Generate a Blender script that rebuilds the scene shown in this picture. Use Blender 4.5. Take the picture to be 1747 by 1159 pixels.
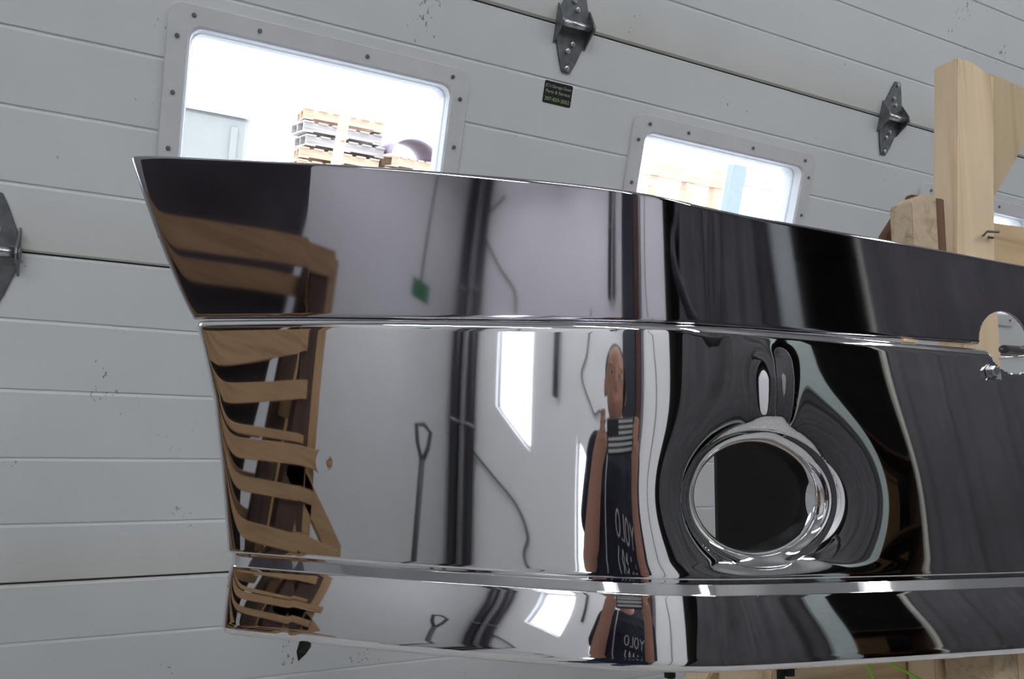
import bpy, bmesh, math, random
import numpy as np
from mathutils import Vector, Matrix

# ------------------------------------------------------------------ clean start
for o in list(bpy.data.objects): bpy.data.objects.remove(o)
scene = bpy.context.scene
C = scene.collection
rnd = random.Random(7)

# ------------------------------------------------------------------ camera
CAM_Z = 1.36
cam_r = Vector((0.90441667, -0.40238572, 0.14183163))
cam_u = Vector((-0.0746756, 0.1780039, 0.98119222))
cam_f = Vector((0.42006432, 0.89799796, -0.1309413))
cd = bpy.data.cameras.new('camera')
cam = bpy.data.objects.new('camera', cd); C.objects.link(cam)
M = Matrix.Identity(4)
for i, v in enumerate((cam_r, cam_u, -cam_f)):
    for j in range(3): M[j][i] = v[j]
M.translation = Vector((0, 0, CAM_Z))
cam.matrix_world = M
cd.sensor_fit = 'HORIZONTAL'; cd.sensor_width = 36.0; cd.lens = 36.0*1269.03/1747.0
cd.clip_start = 0.02; cd.clip_end = 200
scene.camera = cam

# ------------------------------------------------------------------ world (overcast white sky)
w = bpy.data.worlds.new('overcast_sky'); scene.world = w; w.use_nodes = True
bg = w.node_tree.nodes['Background']
bg.inputs['Color'].default_value = (0.93, 0.96, 1.0, 1); bg.inputs['Strength'].default_value = 5.8

scene.view_settings.view_transform = 'Standard'; scene.view_settings.look = 'None'
scene.view_settings.gamma = 1.0; scene.view_settings.use_curve_mapping = False
scene.view_settings.exposure = 0.0

# ------------------------------------------------------------------ material helpers
def lin(c):
    c = c/255.0
    return c/12.92 if c <= 0.04045 else ((c+0.055)/1.055)**2.4
def rgb(r, g, b): return (lin(r), lin(g), lin(b), 1)

class NT:
    def __init__(s, name):
        s.m = bpy.data.materials.new(name); s.m.use_nodes = True
        s.t = s.m.node_tree; s.b = s.t.nodes['Principled BSDF']
        s.tc = s.t.nodes.new('ShaderNodeTexCoord')
    def n(s, kind, **kw):
        x = s.t.nodes.new(kind)
        for k, v in kw.items():
            if k in x.inputs: x.inputs[k].default_value = v
            else: setattr(x, k, v)
        return x
    def l(s, a, b): s.t.links.new(a, b)
    def mapped(s, scale, obj=True):
        mp = s.n('ShaderNodeMapping'); mp.inputs['Scale'].default_value = scale
        s.l(s.tc.outputs['Object' if obj else 'Generated'], mp.inputs['Vector']); return mp.outputs['Vector']
    def ramp(s, fac, stops):
        r = s.n('ShaderNodeValToRGB'); e = r.color_ramp.elements
        while len(e) < len(stops): e.new(0.5)
        for k, (p, c) in enumerate(stops): e[k].position = p; e[k].color = c
        s.l(fac, r.inputs['Fac']); return r.outputs['Color']

def plain(name, col, rough=0.5, metal=0.0, var=0.06, nscale=25.0, bump=0.0, coat=0.0):
    k = NT(name); v = k.mapped((1, 1, 1))
    nz = k.n('ShaderNodeTexNoise', Scale=nscale, Detail=4.0); k.l(v, nz.inputs['Vector'])
    c0 = tuple(x*(1-var) for x in col[:3])+(1,); c1 = tuple(min(1, x*(1+var)) for x in col[:3])+(1,)
    k.l(k.ramp(nz.outputs['Fac'], [(0.3, c0), (0.7, c1)]), k.b.inputs['Base Color'])
    k.b.inputs['Roughness'].default_value = rough; k.b.inputs['Metallic'].default_value = metal
    if coat: k.b.inputs['Coat Weight'].default_value = coat
    if bump:
        bp = k.n('ShaderNodeBump', Strength=bump, Distance=0.002); k.l(nz.outputs['Fac'], bp.inputs['Height']); k.l(bp.outputs['Normal'], k.b.inputs['Normal'])
    return k.m

def wood(name, c_light, c_dark, axis=2, rough=0.75, end=False):
    k = NT(name); sc = [26, 26, 26]; sc[axis] = 1.6
    if end: sc = [60, 60, 60]
    v = k.mapped(tuple(sc))
    nz = k.n('ShaderNodeTexNoise', Scale=1.0, Detail=6.0, Roughness=0.6, Distortion=0.6); k.l(v, nz.inputs['Vector'])
    n2 = k.n('ShaderNodeTexNoise', Scale=3.5, Detail=3.0); k.l(k.mapped((1, 1, 1)), n2.inputs['Vector'])
    # knots
    vo = k.n('ShaderNodeTexVoronoi', Scale=5.0); k.l(k.mapped((1, 1, 0.45) if axis == 2 else (0.45, 1, 1)), vo.inputs['Vector'])
    col = k.ramp(nz.outputs['Fac'], [(0.30, c_dark), (0.5, c_light), (0.75, tuple(min(1, x*1.12) for x in c_light[:3])+(1,))])
    mx = k.n('ShaderNodeMix', data_type='RGBA', blend_type='MULTIPLY'); mx.inputs[0].default_value = 0.55
    k.l(col, mx.inputs[6]); k.l(k.ramp(n2.outputs['Fac'], [(0.3, (0.72, 0.68, 0.62, 1)), (0.65, (1, 1, 1, 1))]), mx.inputs[7])
    m2 = k.n('ShaderNodeMix', data_type='RGBA', blend_type='MULTIPLY'); m2.inputs[0].default_value = 0.0 if end else 0.8
    k.l(mx.outputs[2], m2.inputs[6]); k.l(k.ramp(vo.outputs['Distance'], [(0.03, (0.30, 0.20, 0.12, 1)), (0.085, (1, 1, 1, 1))]), m2.inputs[7])
    k.l(m2.outputs[2], k.b.inputs['Base Color']); k.b.inputs['Roughness'].default_value = rough
    bp = k.n('ShaderNodeBump', Strength=0.35, Distance=0.0015); k.l(nz.outputs['Fac'], bp.inputs['Height']); k.l(bp.outputs['Normal'], k.b.inputs['Normal'])
    return k.m

# chrome
def chrome_mat(name, col, rough):
    k = NT(name)
    k.b.inputs['Metallic'].default_value = 1.0
    nz = k.n('ShaderNodeTexNoise', Scale=9.0, Detail=5.0); k.l(k.mapped((1, 1, 1)), nz.inputs['Vector'])
    mr = k.n('ShaderNodeMapRange'); mr.inputs['To Min'].default_value = rough*0.6; mr.inputs['To Max'].default_value = rough*1.5
    k.l(nz.outputs['Fac'], mr.inputs['Value']); k.l(mr.outputs['Result'], k.b.inputs['Roughness'])
    k.b.inputs['Base Color'].default_value = col
    return k.m
MAT = {}
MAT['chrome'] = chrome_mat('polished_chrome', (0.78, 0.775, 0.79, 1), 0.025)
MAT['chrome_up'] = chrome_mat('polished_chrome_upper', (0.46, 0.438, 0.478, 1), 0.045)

def door_mat():
    k = NT('painted_door_steel')
    v = k.mapped((1, 1, 1))
    n1 = k.n('ShaderNodeTexNoise', Scale=2.2, Detail=5.0); k.l(v, n1.inputs['Vector'])
    base = k.ramp(n1.outputs['Fac'], [(0.3, (0.60, 0.625, 0.64, 1)), (0.7, (0.68, 0.70, 0.71, 1))])
    # small scuffs and specks
    n2 = k.n('ShaderNodeTexNoise', Scale=130.0, Detail=2.0); k.l(k.mapped((1, 1, 0.6)), n2.inputs['Vector'])
    n3 = k.n('ShaderNodeTexNoise', Scale=6.0, Detail=2.0); k.l(v, n3.inputs['Vector'])
    mul = k.n('ShaderNodeMath', operation='MULTIPLY'); k.l(n2.outputs['Fac'], mul.inputs[0]); k.l(n3.outputs['Fac'], mul.inputs[1])
    sp = k.ramp(mul.outputs[0], [(0.43, (0, 0, 0, 1)), (0.49, (1, 1, 1, 1))])
    m1 = k.n('ShaderNodeMix', data_type='RGBA'); k.l(sp, m1.inputs[0]); k.l(base, m1.inputs[6]); m1.inputs[7].default_value = (0.24, 0.23, 0.21, 1)
    # brownish grime near each section joint (section height 0.6096)
    sx = k.n('ShaderNodeSeparateXYZ'); k.l(k.tc.outputs['Object'], sx.inputs[0])
    dv = k.n('ShaderNodeMath', operation='DIVIDE'); k.l(sx.outputs['Z'], dv.inputs[0]); dv.inputs[1].default_value = 0.6096
    fr = k.n('ShaderNodeMath', operation='FRACT'); k.l(dv.outputs[0], fr.inputs[0])
    gr = k.ramp(fr.outputs[0], [(0.0, (1, 1, 1, 1)), (0.16, (0, 0, 0, 1)), (0.985, (0, 0, 0, 1)), (1.0, (0.6, 0.6, 0.6, 1))])
    gm = k.n('ShaderNodeMath', operation='MULTIPLY'); k.l(gr, gm.inputs[0]); k.l(n3.outputs['Fac'], gm.inputs[1])
    g2 = k.n('ShaderNodeMath', operation='MULTIPLY'); k.l(gm.outputs[0], g2.inputs[0]); g2.inputs[1].default_value = 0.75
    m2 = k.n('ShaderNodeMix', data_type='RGBA'); k.l(g2.outputs[0], m2.inputs[0]); k.l(m1.outputs[2], m2.inputs[6]); m2.inputs[7].default_value = (0.50, 0.45, 0.36, 1)
    k.l(m2.outputs[2], k.b.inputs['Base Color'])
    k.b.inputs['Roughness'].default_value = 0.45
    n4 = k.n('ShaderNodeTexNoise', Scale=140.0, Detail=3.0); k.l(k.mapped((0.5, 1, 1.6)), n4.inputs['Vector'])
    bp = k.n('ShaderNodeBump', Strength=0.25, Distance=0.0008); k.l(n4.outputs['Fac'], bp.inputs['Height']); k.l(bp.outputs['Normal'], k.b.inputs['Normal'])
    return k.m
MAT['door'] = door_mat()
MAT['frame'] = plain('window_frame_plastic', (0.60, 0.60, 0.62, 1), 0.5, var=0.03)
MAT['galv'] = plain('galvanised_steel', (0.20, 0.21, 0.22, 1), 0.42, metal=0.85, var=0.25, nscale=60, bump=0.2)
MAT['steel'] = plain('bright_steel', (0.55, 0.56, 0.58, 1), 0.3, metal=1.0, var=0.1, nscale=80)
MAT['screw'] = plain('dull_screw', (0.18, 0.18, 0.19, 1), 0.45, metal=0.6)
MAT['black'] = plain('black_rubber', (0.006, 0.006, 0.007, 1), 0.5)
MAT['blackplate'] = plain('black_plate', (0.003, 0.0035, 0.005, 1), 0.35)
MAT['dark_gap'] = plain('dark_foam_seal', (0.02, 0.02, 0.02, 1), 0.9)
MAT['pine'] = wood('pine_lumber', (0.87, 0.67, 0.45, 1), (0.58, 0.37, 0.19, 1), axis=2)
MAT['pine_x'] = wood('pine_lumber_across', (0.87, 0.67, 0.45, 1), (0.58, 0.37, 0.19, 1), axis=0)
MAT['pine_dull'] = wood('pine_gusset_timber', (0.60, 0.46, 0.29, 1), (0.46, 0.33, 0.19, 1), axis=2)
MAT['pine_dullx'] = wood('pine_rail_timber', (0.66, 0.48, 0.28, 1), (0.50, 0.33, 0.17, 1), axis=0)
MAT['pine_end'] = wood('pine_end_grain', (0.66, 0.52, 0.36, 1), (0.42, 0.30, 0.18, 1), end=True)
MAT['brownwood'] = wood('dark_brown_board', (0.19, 0.09, 0.045, 1), (0.12, 0.05, 0.025, 1), axis=2)
MAT['wall'] = plain('painted_wall', (0.50, 0.50, 0.51, 1), 0.7, var=0.02, nscale=4)
MAT['wall_white'] = plain('white_partition_paint', (0.90, 0.90, 0.91, 1), 0.6, var=0.02, nscale=3)
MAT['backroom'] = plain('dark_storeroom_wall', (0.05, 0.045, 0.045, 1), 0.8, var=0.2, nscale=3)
MAT['ceiling'] = plain('ceiling_paint', (0.42, 0.42, 0.42, 1), 0.8, var=0.02, nscale=4)
MAT['floor'] = plain('concrete_floor', (0.60, 0.59, 0.58, 1), 0.6, var=0.2, nscale=6)

def glass_mat():
    k = NT('window_glass')
    t = k.t; t.nodes.remove(k.b)
    tr = k.n('ShaderNodeBsdfTransparent'); tr.inputs['Color'].default_value = (0.96, 0.98, 1, 1)
    gl = k.n('ShaderNodeBsdfGlossy'); gl.inputs['Roughness'].default_value = 0.01
    lw = k.n('ShaderNodeLayerWeight', Blend=0.5)
    pw = k.n('ShaderNodeMath', operation='POWER'); k.l(lw.outputs['Facing'], pw.inputs[0]); pw.inputs[1].default_value = 5.0
    ma = k.n('ShaderNodeMath', operation='MULTIPLY_ADD'); k.l(pw.outputs[0], ma.inputs[0]); ma.inputs[1].default_value = 0.9; ma.inputs[2].default_value = 0.04
    mx = k.n('ShaderNodeMixShader'); k.l(ma.outputs[0], mx.inputs[0]); k.l(tr.outputs[0], mx.inputs[1]); k.l(gl.outputs[0], mx.inputs[2])
    k.l(mx.outputs[0], t.nodes['Material Output'].inputs['Surface'])
    return k.m
MAT['glass'] = glass_mat()

# ------------------------------------------------------------------ object helpers
def obj(name, verts, faces, mat, parent=None, smooth=False):
    me = bpy.data.meshes.new(name); me.from_pydata([tuple(v) for v in verts], [], faces); me.update()
    if mat: me.materials.append(MAT[mat] if isinstance(mat, str) else mat)
    if smooth: me.polygons.foreach_set('use_smooth', [True]*len(me.polygons))
    o = bpy.data.objects.new(name, me); C.objects.link(o)
    if parent: o.parent = parent
    return o
def bm_obj(name, bm, mat, parent=None, smooth=False):
    bmesh.ops.recalc_face_normals(bm, faces=bm.faces)
    me = bpy.data.meshes.new(name); bm.to_mesh(me); bm.free()
    if mat: me.materials.append(MAT[mat] if isinstance(mat, str) else mat)
    if smooth: me.polygons.foreach_set('use_smooth', [True]*len(me.polygons))
    o = bpy.data.objects.new(name, me); C.objects.link(o)
    if parent: o.parent = parent
    return o
def empty(name, loc=(0, 0, 0), parent=None):
    o = bpy.data.objects.new(name, None); C.objects.link(o); o.location = loc
    o.empty_display_size = 0.05
    if parent: o.parent = parent
    return o
def tag(o, label=None, cat=None, group=None, kind=None):
    if label: o['label'] = label
    if cat: o['category'] = cat
    if group: o['group'] = group
    if kind: o['kind'] = kind
    return o
def box_bm(x0, x1, y0, y1, z0, z1, bev=0.0, bm=None):
    own = bm is None
    b = bmesh.new()
    vs = [b.verts.new((x, y, z)) for x in (x0, x1) for y in (y0, y1) for z in (z0, z1)]
    for f in ((0, 1, 3, 2), (4, 6, 7, 5), (0, 4, 5, 1), (2, 3, 7, 6), (0, 2, 6, 4), (1, 5, 7, 3)): b.faces.new([vs[i] for i in f])
    bmesh.ops.recalc_face_normals(b, faces=b.faces)
    if bev: bmesh.ops.bevel(b, geom=list(b.edges), offset=bev, segments=1, affect='EDGES')
    if own: return b
    me = bpy.data.meshes.new('t'); b.to_mesh(me); b.free(); bm.from_mesh(me); bpy.data.meshes.remove(me); return bm
def box(name, x0, x1, y0, y1, z0, z1, mat, parent=None, bev=0.0): return bm_obj(name, box_bm(x0, x1, y0, y1, z0, z1, bev), mat, parent)
def tube(name, pts, r, mat, parent=None, seg=10, closed=False, radii=None):
    pts = [Vector(p) for p in pts]; n = len(pts); V = []; F = []
    up = Vector((0.3, 0.2, 1)).normalized(); prev = None
    for i, p in enumerate(pts):
        d = (pts[(i+1) % n]-pts[i-1]) if (closed or 0 < i < n-1) else (pts[1]-pts[0] if i == 0 else pts[-1]-pts[-2])
        d.normalize()
        if prev is None:
            x = d.orthogonal().normalized()
        else: x = (prev-d*prev.dot(d)).normalized()
        prev = x; y = d.cross(x); rr = radii[i] if radii else r
        for k in range(seg):
            a = 2*math.pi*k/seg; V.append(p+x*(rr*math.cos(a))+y*(rr*math.sin(a)))
    for i in range(n if closed else n-1):
        j = (i+1) % n
        for k in range(seg):
            k2 = (k+1) % seg; F.append((i*seg+k, i*seg+k2, j*seg+k2, j*seg+k))
    if not closed: F.append(tuple(range(seg))[::-1]); F.append(tuple((n-1)*seg+k for k in range(seg)))
    return obj(name, V, F, mat, parent, smooth=True)
def prism(name, poly, y0, y1, mat, parent=None, bev=0.0):      # polygon in xz, extruded along y
    b = bmesh.new(); n = len(poly)
    f0 = [b.verts.new((x, y0, z)) for x, z in poly]; f1 = [b.verts.new((x, y1, z)) for x, z in poly]
    b.faces.new(f0); b.faces.new(f1[::-1])
    for i in range(n): b.faces.new((f0[i], f0[(i+1) % n], f1[(i+1) % n], f1[i]))
    bmesh.ops.recalc_face_normals(b, faces=b.faces)
    if bev: bmesh.ops.bevel(b, geom=list(b.edges), offset=bev, segments=2, affect='EDGES')
    return bm_obj(name, b, mat, parent)
def rrect(x0, x1, z0, z1, r, n=6):
    P = []
    for cx, cz, a0 in ((x1-r, z1-r, 0), (x0+r, z1-r, 90), (x0+r, z0+r, 180), (x1-r, z0+r, 270)):
        for k in range(n+1):
            a = math.radians(a0+90*k/n); P.append((cx+r*math.cos(a), cz+r*math.sin(a)))
    return P
def loft(name, loops, mat, parent=None, smooth=False, cap=False):
    n = len(loops[0]); V = [p for L in loops for p in L]; F = []
    for i in range(len(loops)-1):
        for k in range(n):
            k2 = (k+1) % n; F.append((i*n+k, i*n+k2, (i+1)*n+k2, (i+1)*n+k))
    if cap: F.append(tuple(range(n))[::-1]); F.append(tuple((len(loops)-1)*n+k for k in range(n)))
    return obj(name, V, F, mat, parent, smooth)

# ================================================================== THE SETTING
DOOR_Y = 1.511; SEC = 0.6096; SEAM1 = CAM_Z+0.470
Z0 = SEAM1-3*SEC                       # floor of door
XL, XR = -1.26, 4.72
RX0, RX1, RY0, RY1, RH = -4.62, 6.2, -6.0, DOOR_Y+0.10, 5.5
PART_Y = -3.0                            # white partition wall / curtain line
GROOVES = [0.1165, 0.2419, 0.3677, 0.4934]      # below top of section
WIN_W0, WIN_W1 = -0.041, 0.5265
WIN_PITCH = 0.9715
WINS = [(WIN_W0+k*WIN_PITCH, WIN_W1+k*WIN_PITCH) for k in range(-1, 5)]
WZ1 = SEAM1-0.1405; WZ0 = WZ1-0.375

def room():
    fl = tag(box('floor', RX0, RX1, PART_Y-0.12, RY1, -0.1, 0.0, 'floor'), kind='structure')
    tag(box('ceiling', RX0, RX1, PART_Y-0.12, RY1, RH, RH+0.1, 'ceiling'), kind='structure')
    tag(box('ceiling_store', -0.17, RX1, RY0, PART_Y-0.12, RH, RH+0.1, 'backroom'), kind='structure')
    tag(box('wall_left', RX0-0.12, RX0, PART_Y-0.12, RY1, 0, RH, 'wall'), kind='structure')
    tag(box('wall_right', RX1, RX1+0.12, RY0, RY1, 0, RH, 'wall'), kind='structure')
    tag(box('wall_back', -0.05, RX1+0.12, RY0-0.12, RY0, 0, RH, 'backroom'), kind='structure')
    tag(box('wall_store', -0.17, -0.05, RY0-0.12, PART_Y-0.12, 0, RH, 'backroom'), kind='structure')
    tag(box('floor_store', -0.17, RX1, RY0, PART_Y-0.12, -0.1, 0.0, 'floor'), kind='structure')
    # white partition wall with two slanted window openings
    outer = [(RX0-0.12, 0), (-0.05, 0), (-0.05, RH), (RX0-0.12, RH)]
    A = [(-3.93, 2.28), (-3.43, 1.95), (-3.43, 3.13), (-3.93, 3.13)]
    Bq = [(-2.90, 1.05), (-2.54, 1.05), (-2.50, 1.93), (-2.84, 2.18)]
    b = bmesh.new()
    fr = []
    for y in (PART_Y, PART_Y-0.12):
        loops = []
        for P in (outer, A, Bq):
            vs = [b.verts.new((x, y, z)) for x, z in P]
            es = [b.edges.new((vs[i], vs[(i+1) % len(vs)])) for i in range(len(vs))]
            loops.append((vs, es))
        bmesh.ops.triangle_fill(b, edges=[e for L in loops for e in L[1]], use_beauty=True)
        fr.append(loops)
    for L0, L1 in zip(*fr):
        n = len(L0[0])
        for i in range(n): b.faces.new((L0[0][i], L0[0][(i+1) % n], L1[0][(i+1) % n], L1[0][i]))
    tag(bm_obj('wall_partition', b, 'wall_white'), kind='structure')
    for k, P in enumerate((A, Bq)):
        e = empty('window_%d' % (k+1), (0, PART_Y, 0)); tag(e, kind='structure')
        prism('glass_pane', P, -0.075, -0.07, 'glass', e)
        n = len(P)
        for i in range(n):
            p, q = Vector((P[i][0], -0.055, P[i][1])), Vector((P[(i+1) % n][0], -0.055, P[(i+1) % n][1]))
            tube('window_trim', [p, q], 0.018, 'frame', e, seg=6)
    # front wall around the door opening
    tag(box('wall_front', RX0-0.12, XL-0.02, RY1-0.08, RY1+0.1, 0, RH, 'wall'), kind='structure')
    tag(box('wall_front_right', XR+0.02, RX1+0.12, RY1-0.08, RY1+0.1, 0, RH, 'wall'), kind='structure')
    tag(box('wall_front_header', XL-0.02, XR+0.02, RY1-0.08, RY1+0.1, 5*SEC+Z0+0.01, RH, 'wall'), kind='structure')
room()

def door_section(zb, zt, parent, windows):
    # front sheet with pressed V grooves, back sheet, edge closure
    g = 0.0035
    rows = [(zb+0.0015, 0.006), (zb+0.006, 0.0)]
    for q in reversed(GROOVES):
        z = zt-q; rows += [(z-0.0055, 0.0), (z-0.0005, 0.0028), (z+0.0005, 0.0028), (z+0.0025, 0.0)]
    rows += [(zt-0.006, 0.0), (zt-0.0015, 0.006)]
    cols = [XL, XR]
    ops = []
    if windows:
        for x0, x1 in WINS:
            ops.append((x0+0.018, x1-0.018)); cols += [x0+0.018, x1-0.018]
        oz0, oz1 = WZ0+0.018, WZ1-0.018
        def prof(z):
            return float(np.interp(z, [r[0] for r in rows], [r[1] for r in rows]))
        rows = sorted(rows+[(oz0, prof(oz0)), (oz1, prof(oz1))])
    for x in np.arange(XL, XR, 0.5): cols.append(float(x))
    cols = sorted(set(cols)); nC, nR = len(cols), len(rows)
    V = []; F = []
    for (z, d) in rows:
        for x in cols: V.append((x, DOOR_Y+d, z))
    off = len(V)
    for (z, d) in rows:
        for x in cols: V.append((x, DOOR_Y+0.045, z))
    def hole(i, j):
        if not windows: return False
        xm = (cols[i]+cols[i+1])/2; zm = (rows[j][0]+rows[j+1][0])/2
        return any(a < xm < b for a, b in ops) and oz0 < zm < oz1
    for j in range(nR-1):
        for i in range(nC-1):
            if hole(i, j): continue
            a = j*nC+i
            F.append((a, a+1, a+nC+1, a+nC)); F.append((off+a, off+a+nC, off+a+nC+1, off+a+1))
    for i in range(nC-1):
        F.append((i, off+i, off+i+1, i+1)); t = (nR-1)*nC+i; F.append((t, t+1, off+t+1, off+t))
    for j in range(nR-1):
        a = j*nC; F.append((a, a+nC, off+a+nC, off+a)); b = a+nC-1; F.append((b, off+b, off+b+nC, b+nC))
    return obj('door_section', V, F, 'door', parent)

def build_hinge(parent, x, z):
    h = empty('hinge', (x, DOOR_Y, z), parent)
    # two pointed leaves, side ears and the pin
    for s in (1, -1):
        P = [(-0.010, 0.097), (0.010, 0.097), (0.020, 0.075), (0.036, 0.030), (0.038, 0.004), (-0.038, 0.004), (-0.036, 0.030), (-0.020, 0.075)]
        prism('hinge_leaf', [(a*1.0, s*b) for a, b in P], -0.0045, 0.0, 'galv', h, 0.0012)
        for px, pz in ((0.0, 0.088), (-0.004, 0.052), (0.006, 0.036)):
            bolt = loft('hinge_bolt', [[(px+r*math.cos(2*math.pi*k/8), y, s*pz+r*math.sin(2*math.pi*k/8)) for k in range(8)] for r, y in ((0.0055, -0.0045), (0.0055, -0.0075), (0.003, -0.0085))], 'steel', h, cap=True)
    for sx in (-1, 1):
        P = [(0.0, 0.042), (-0.030, 0.010), (-0.034, 0.0), (-0.030, -0.010), (0.0, -0.042)]   # (y,z)
        V = []; 
        for xx in (sx*0.036, sx*0.0395): V += [(xx, y, zz) for y, zz in P]
        F = [tuple(range(5))[::-1], tuple(range(5, 10))]+[(i, (i+1) % 5, 5+(i+1) % 5, 5+i) for i in range(5)]
        b = bmesh.new(); vs = [b.verts.new(v) for v in V]
        for f in F: b.faces.new([vs[i] for i in f])
        bm_obj('hinge_ear', b, 'galv', h)
    tube('hinge_pin', [(-0.034, -0.020, 0), (0.034, -0.020, 0)], 0.0085, 'steel', h, seg=14)
    tube('hinge_knuckle', [(0.0395, -0.020, 0), (0.043, -0.020, 0)], 0.011, 'galv', h, seg=14)
    return h

def build_window(parent, x0, x1):
    f = empty('window_frame', (0, DOOR_Y, 0), parent)
    def L(ins, y, r): return [(x, y, z) for x, z in rrect(x0+ins, x1-ins, WZ0+ins, WZ1-ins, r)]
    loft('frame_plate', [L(0, 0.004, 0.026), L(0, -0.004, 0.026), L(0.002, -0.007, 0.025), L(0.035, -0.008, 0.024), L(0.039, -0.003, 0.022), L(0.040, 0.020, 0.022), L(0.0415, 0.024, 0.022), L(0.0415, 0.06, 0.022), L(0.0, 0.06, 0.026), L(0, 0.004, 0.026)], 'frame', f)
    g = box('glass_pane', x0+0.03, x1-0.03, 0.030, 0.033, WZ0+0.03, WZ1-0.03, 'glass', f)
    g2 = box('glass_pane', x0+0.03, x1-0.03, 0.048, 0.051, WZ0+0.03, WZ1-0.03, 'glass', f)
    pos = []
    for t in (0.075, 0.27, 0.62, 0.93): pos.append((x0+(x1-x0)*t, WZ1-0.020))
    for t in (0.075, 0.38, 0.70, 0.93): pos.append((x0+(x1-x0)*t, WZ0+0.020))
    for t in (0.16, 0.42, 0.68, 0.88):
        pos.append((x0+0.018, WZ1+(WZ0-WZ1)*t)); pos.append((x1-0.018, WZ1+(WZ0-WZ1)*t))
    me = None
    for px, pz in pos:
        if me is None:
            s = loft('screw', [[(r*math.cos(2*math.pi*k/8), y, r*math.sin(2*math.pi*k/8)) for k in range(8)] for r, y in ((0.0042, 0.0), (0.0042, -0.002), (0.0022, -0.0035))], 'screw', f, cap=True); me = s.data
        else:
            s = bpy.data.objects.new('screw', me); C.objects.link(s); s.parent = f
        s.location = (px, -0.0078, pz)
    return f

door = empty('door_1', (0, DOOR_Y, 0)); tag(door, 'white ribbed sectional garage door with a row of windows', kind='structure')
door.location = (0, 0, 0)
for k in range(5):
    door_section(Z0+k*SEC, Z0+(k+1)*SEC, door, windows=(k == 2))
for k in range(1, 5):
    box('joint_seal', XL+0.01, XR-0.01, DOOR_Y+0.006, DOOR_Y+0.03, Z0+k*SEC-0.004, Z0+k*SEC+0.004, 'dark_gap', door)
for x0, x1 in WINS: build_window(door, x0, x1)
for k in range(1, 5):
    for j in range(0, 5):
        if k == 1 and j == 0: continue
        build_hinge(door, (-0.277, 0.741, 1.734, 2.728, 3.722, -1.25)[j], Z0+k*SEC)

# ================================================================== CHROME BUMPER
ORG = np.array([0.02947812, 0.84700747, -0.4813528+CAM_Z])
PH = math.radians(16.97)
BA = np.array([1.0, 0, 0]); BB = np.array([0, math.cos(PH), -math.sin(PH)]); BW = np.array([0, math.sin(PH), math.cos(PH)])
KS = np.array([-.4, 0, .15, .3, .36, .4, .45, .5, .55, .65, 1.0, 1.5, 2.0]); KT = np.array([-46, -42.5, -37.8, -36, -36, -32.8, -23.5, -15.0, -11.8, -11, -8.2, 0, 8])
SS = np.arange(-.4, 2.0001, .001); TH = np.radians(np.interp(SS, KS, KT))
kk = np.exp(-.5*(np.arange(-60, 61)/13.)**2); kk /= kk.sum()
TH = np.convolve(np.pad(TH, 60, mode='edge'), kk, 'valid')
PXs = np.concatenate([[0], np.cumsum(np.cos((TH[1:]+TH[:-1])/2)*.001)])-0.2125892986920887
PYs = np.concatenate([[0], np.cumsum(np.sin((TH[1:]+TH[:-1])/2)*.001)])+0.21159609494716297
def surf(s, o, w):
    """local (a,b,w) frame of the tilted bumper; o = outward offset"""
    s = np.asarray(s, float); x = np.interp(s, SS, PXs); y = np.interp(s, SS, PYs); t = np.interp(s, SS, TH)
    return np.stack([x+np.sin(t)*o, y-np.cos(t)*o, np.broadcast_to(w, s.shape)], -1)
def taper(w): return np.interp(w, [0, .08, .34], [0, -.005, -.021])
FOG = (0.5545, 0.1615, 0.0715, 0.0550)
PORT = (0.8845, 0.3395, 0.0375)
TOPS = np.array([-.25, -.218, -.104, .023, .205, .303, .398, .525, .709, .916, 1.5, 2.1]); TOPW = np.array([.569, .564, .547, .529, .507, .495, .481, .460, .448, .433, .42, .42])
LEFTW = np.array([-.02, .003, .057, .074, .082, .177, .250, .305, .345, .36]); LEFTS = np.array([-.038, -.038, -.039, -.037, -.043, -.056, -.069, -.086, -.100, -.106])

bumper = empty('truck_bumper', ORG); tag(bumper, 'polished chrome truck bumper with fog light hole, propped in front of garage door', 'bumper')
bumper.matrix_world = Matrix(((BA[0], BB[0], BW[0], ORG[0]), (BA[1], BB[1], BW[1], ORG[1]), (BA[2], BB[2], BW[2], ORG[2]), (0, 0, 0, 1)))

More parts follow.
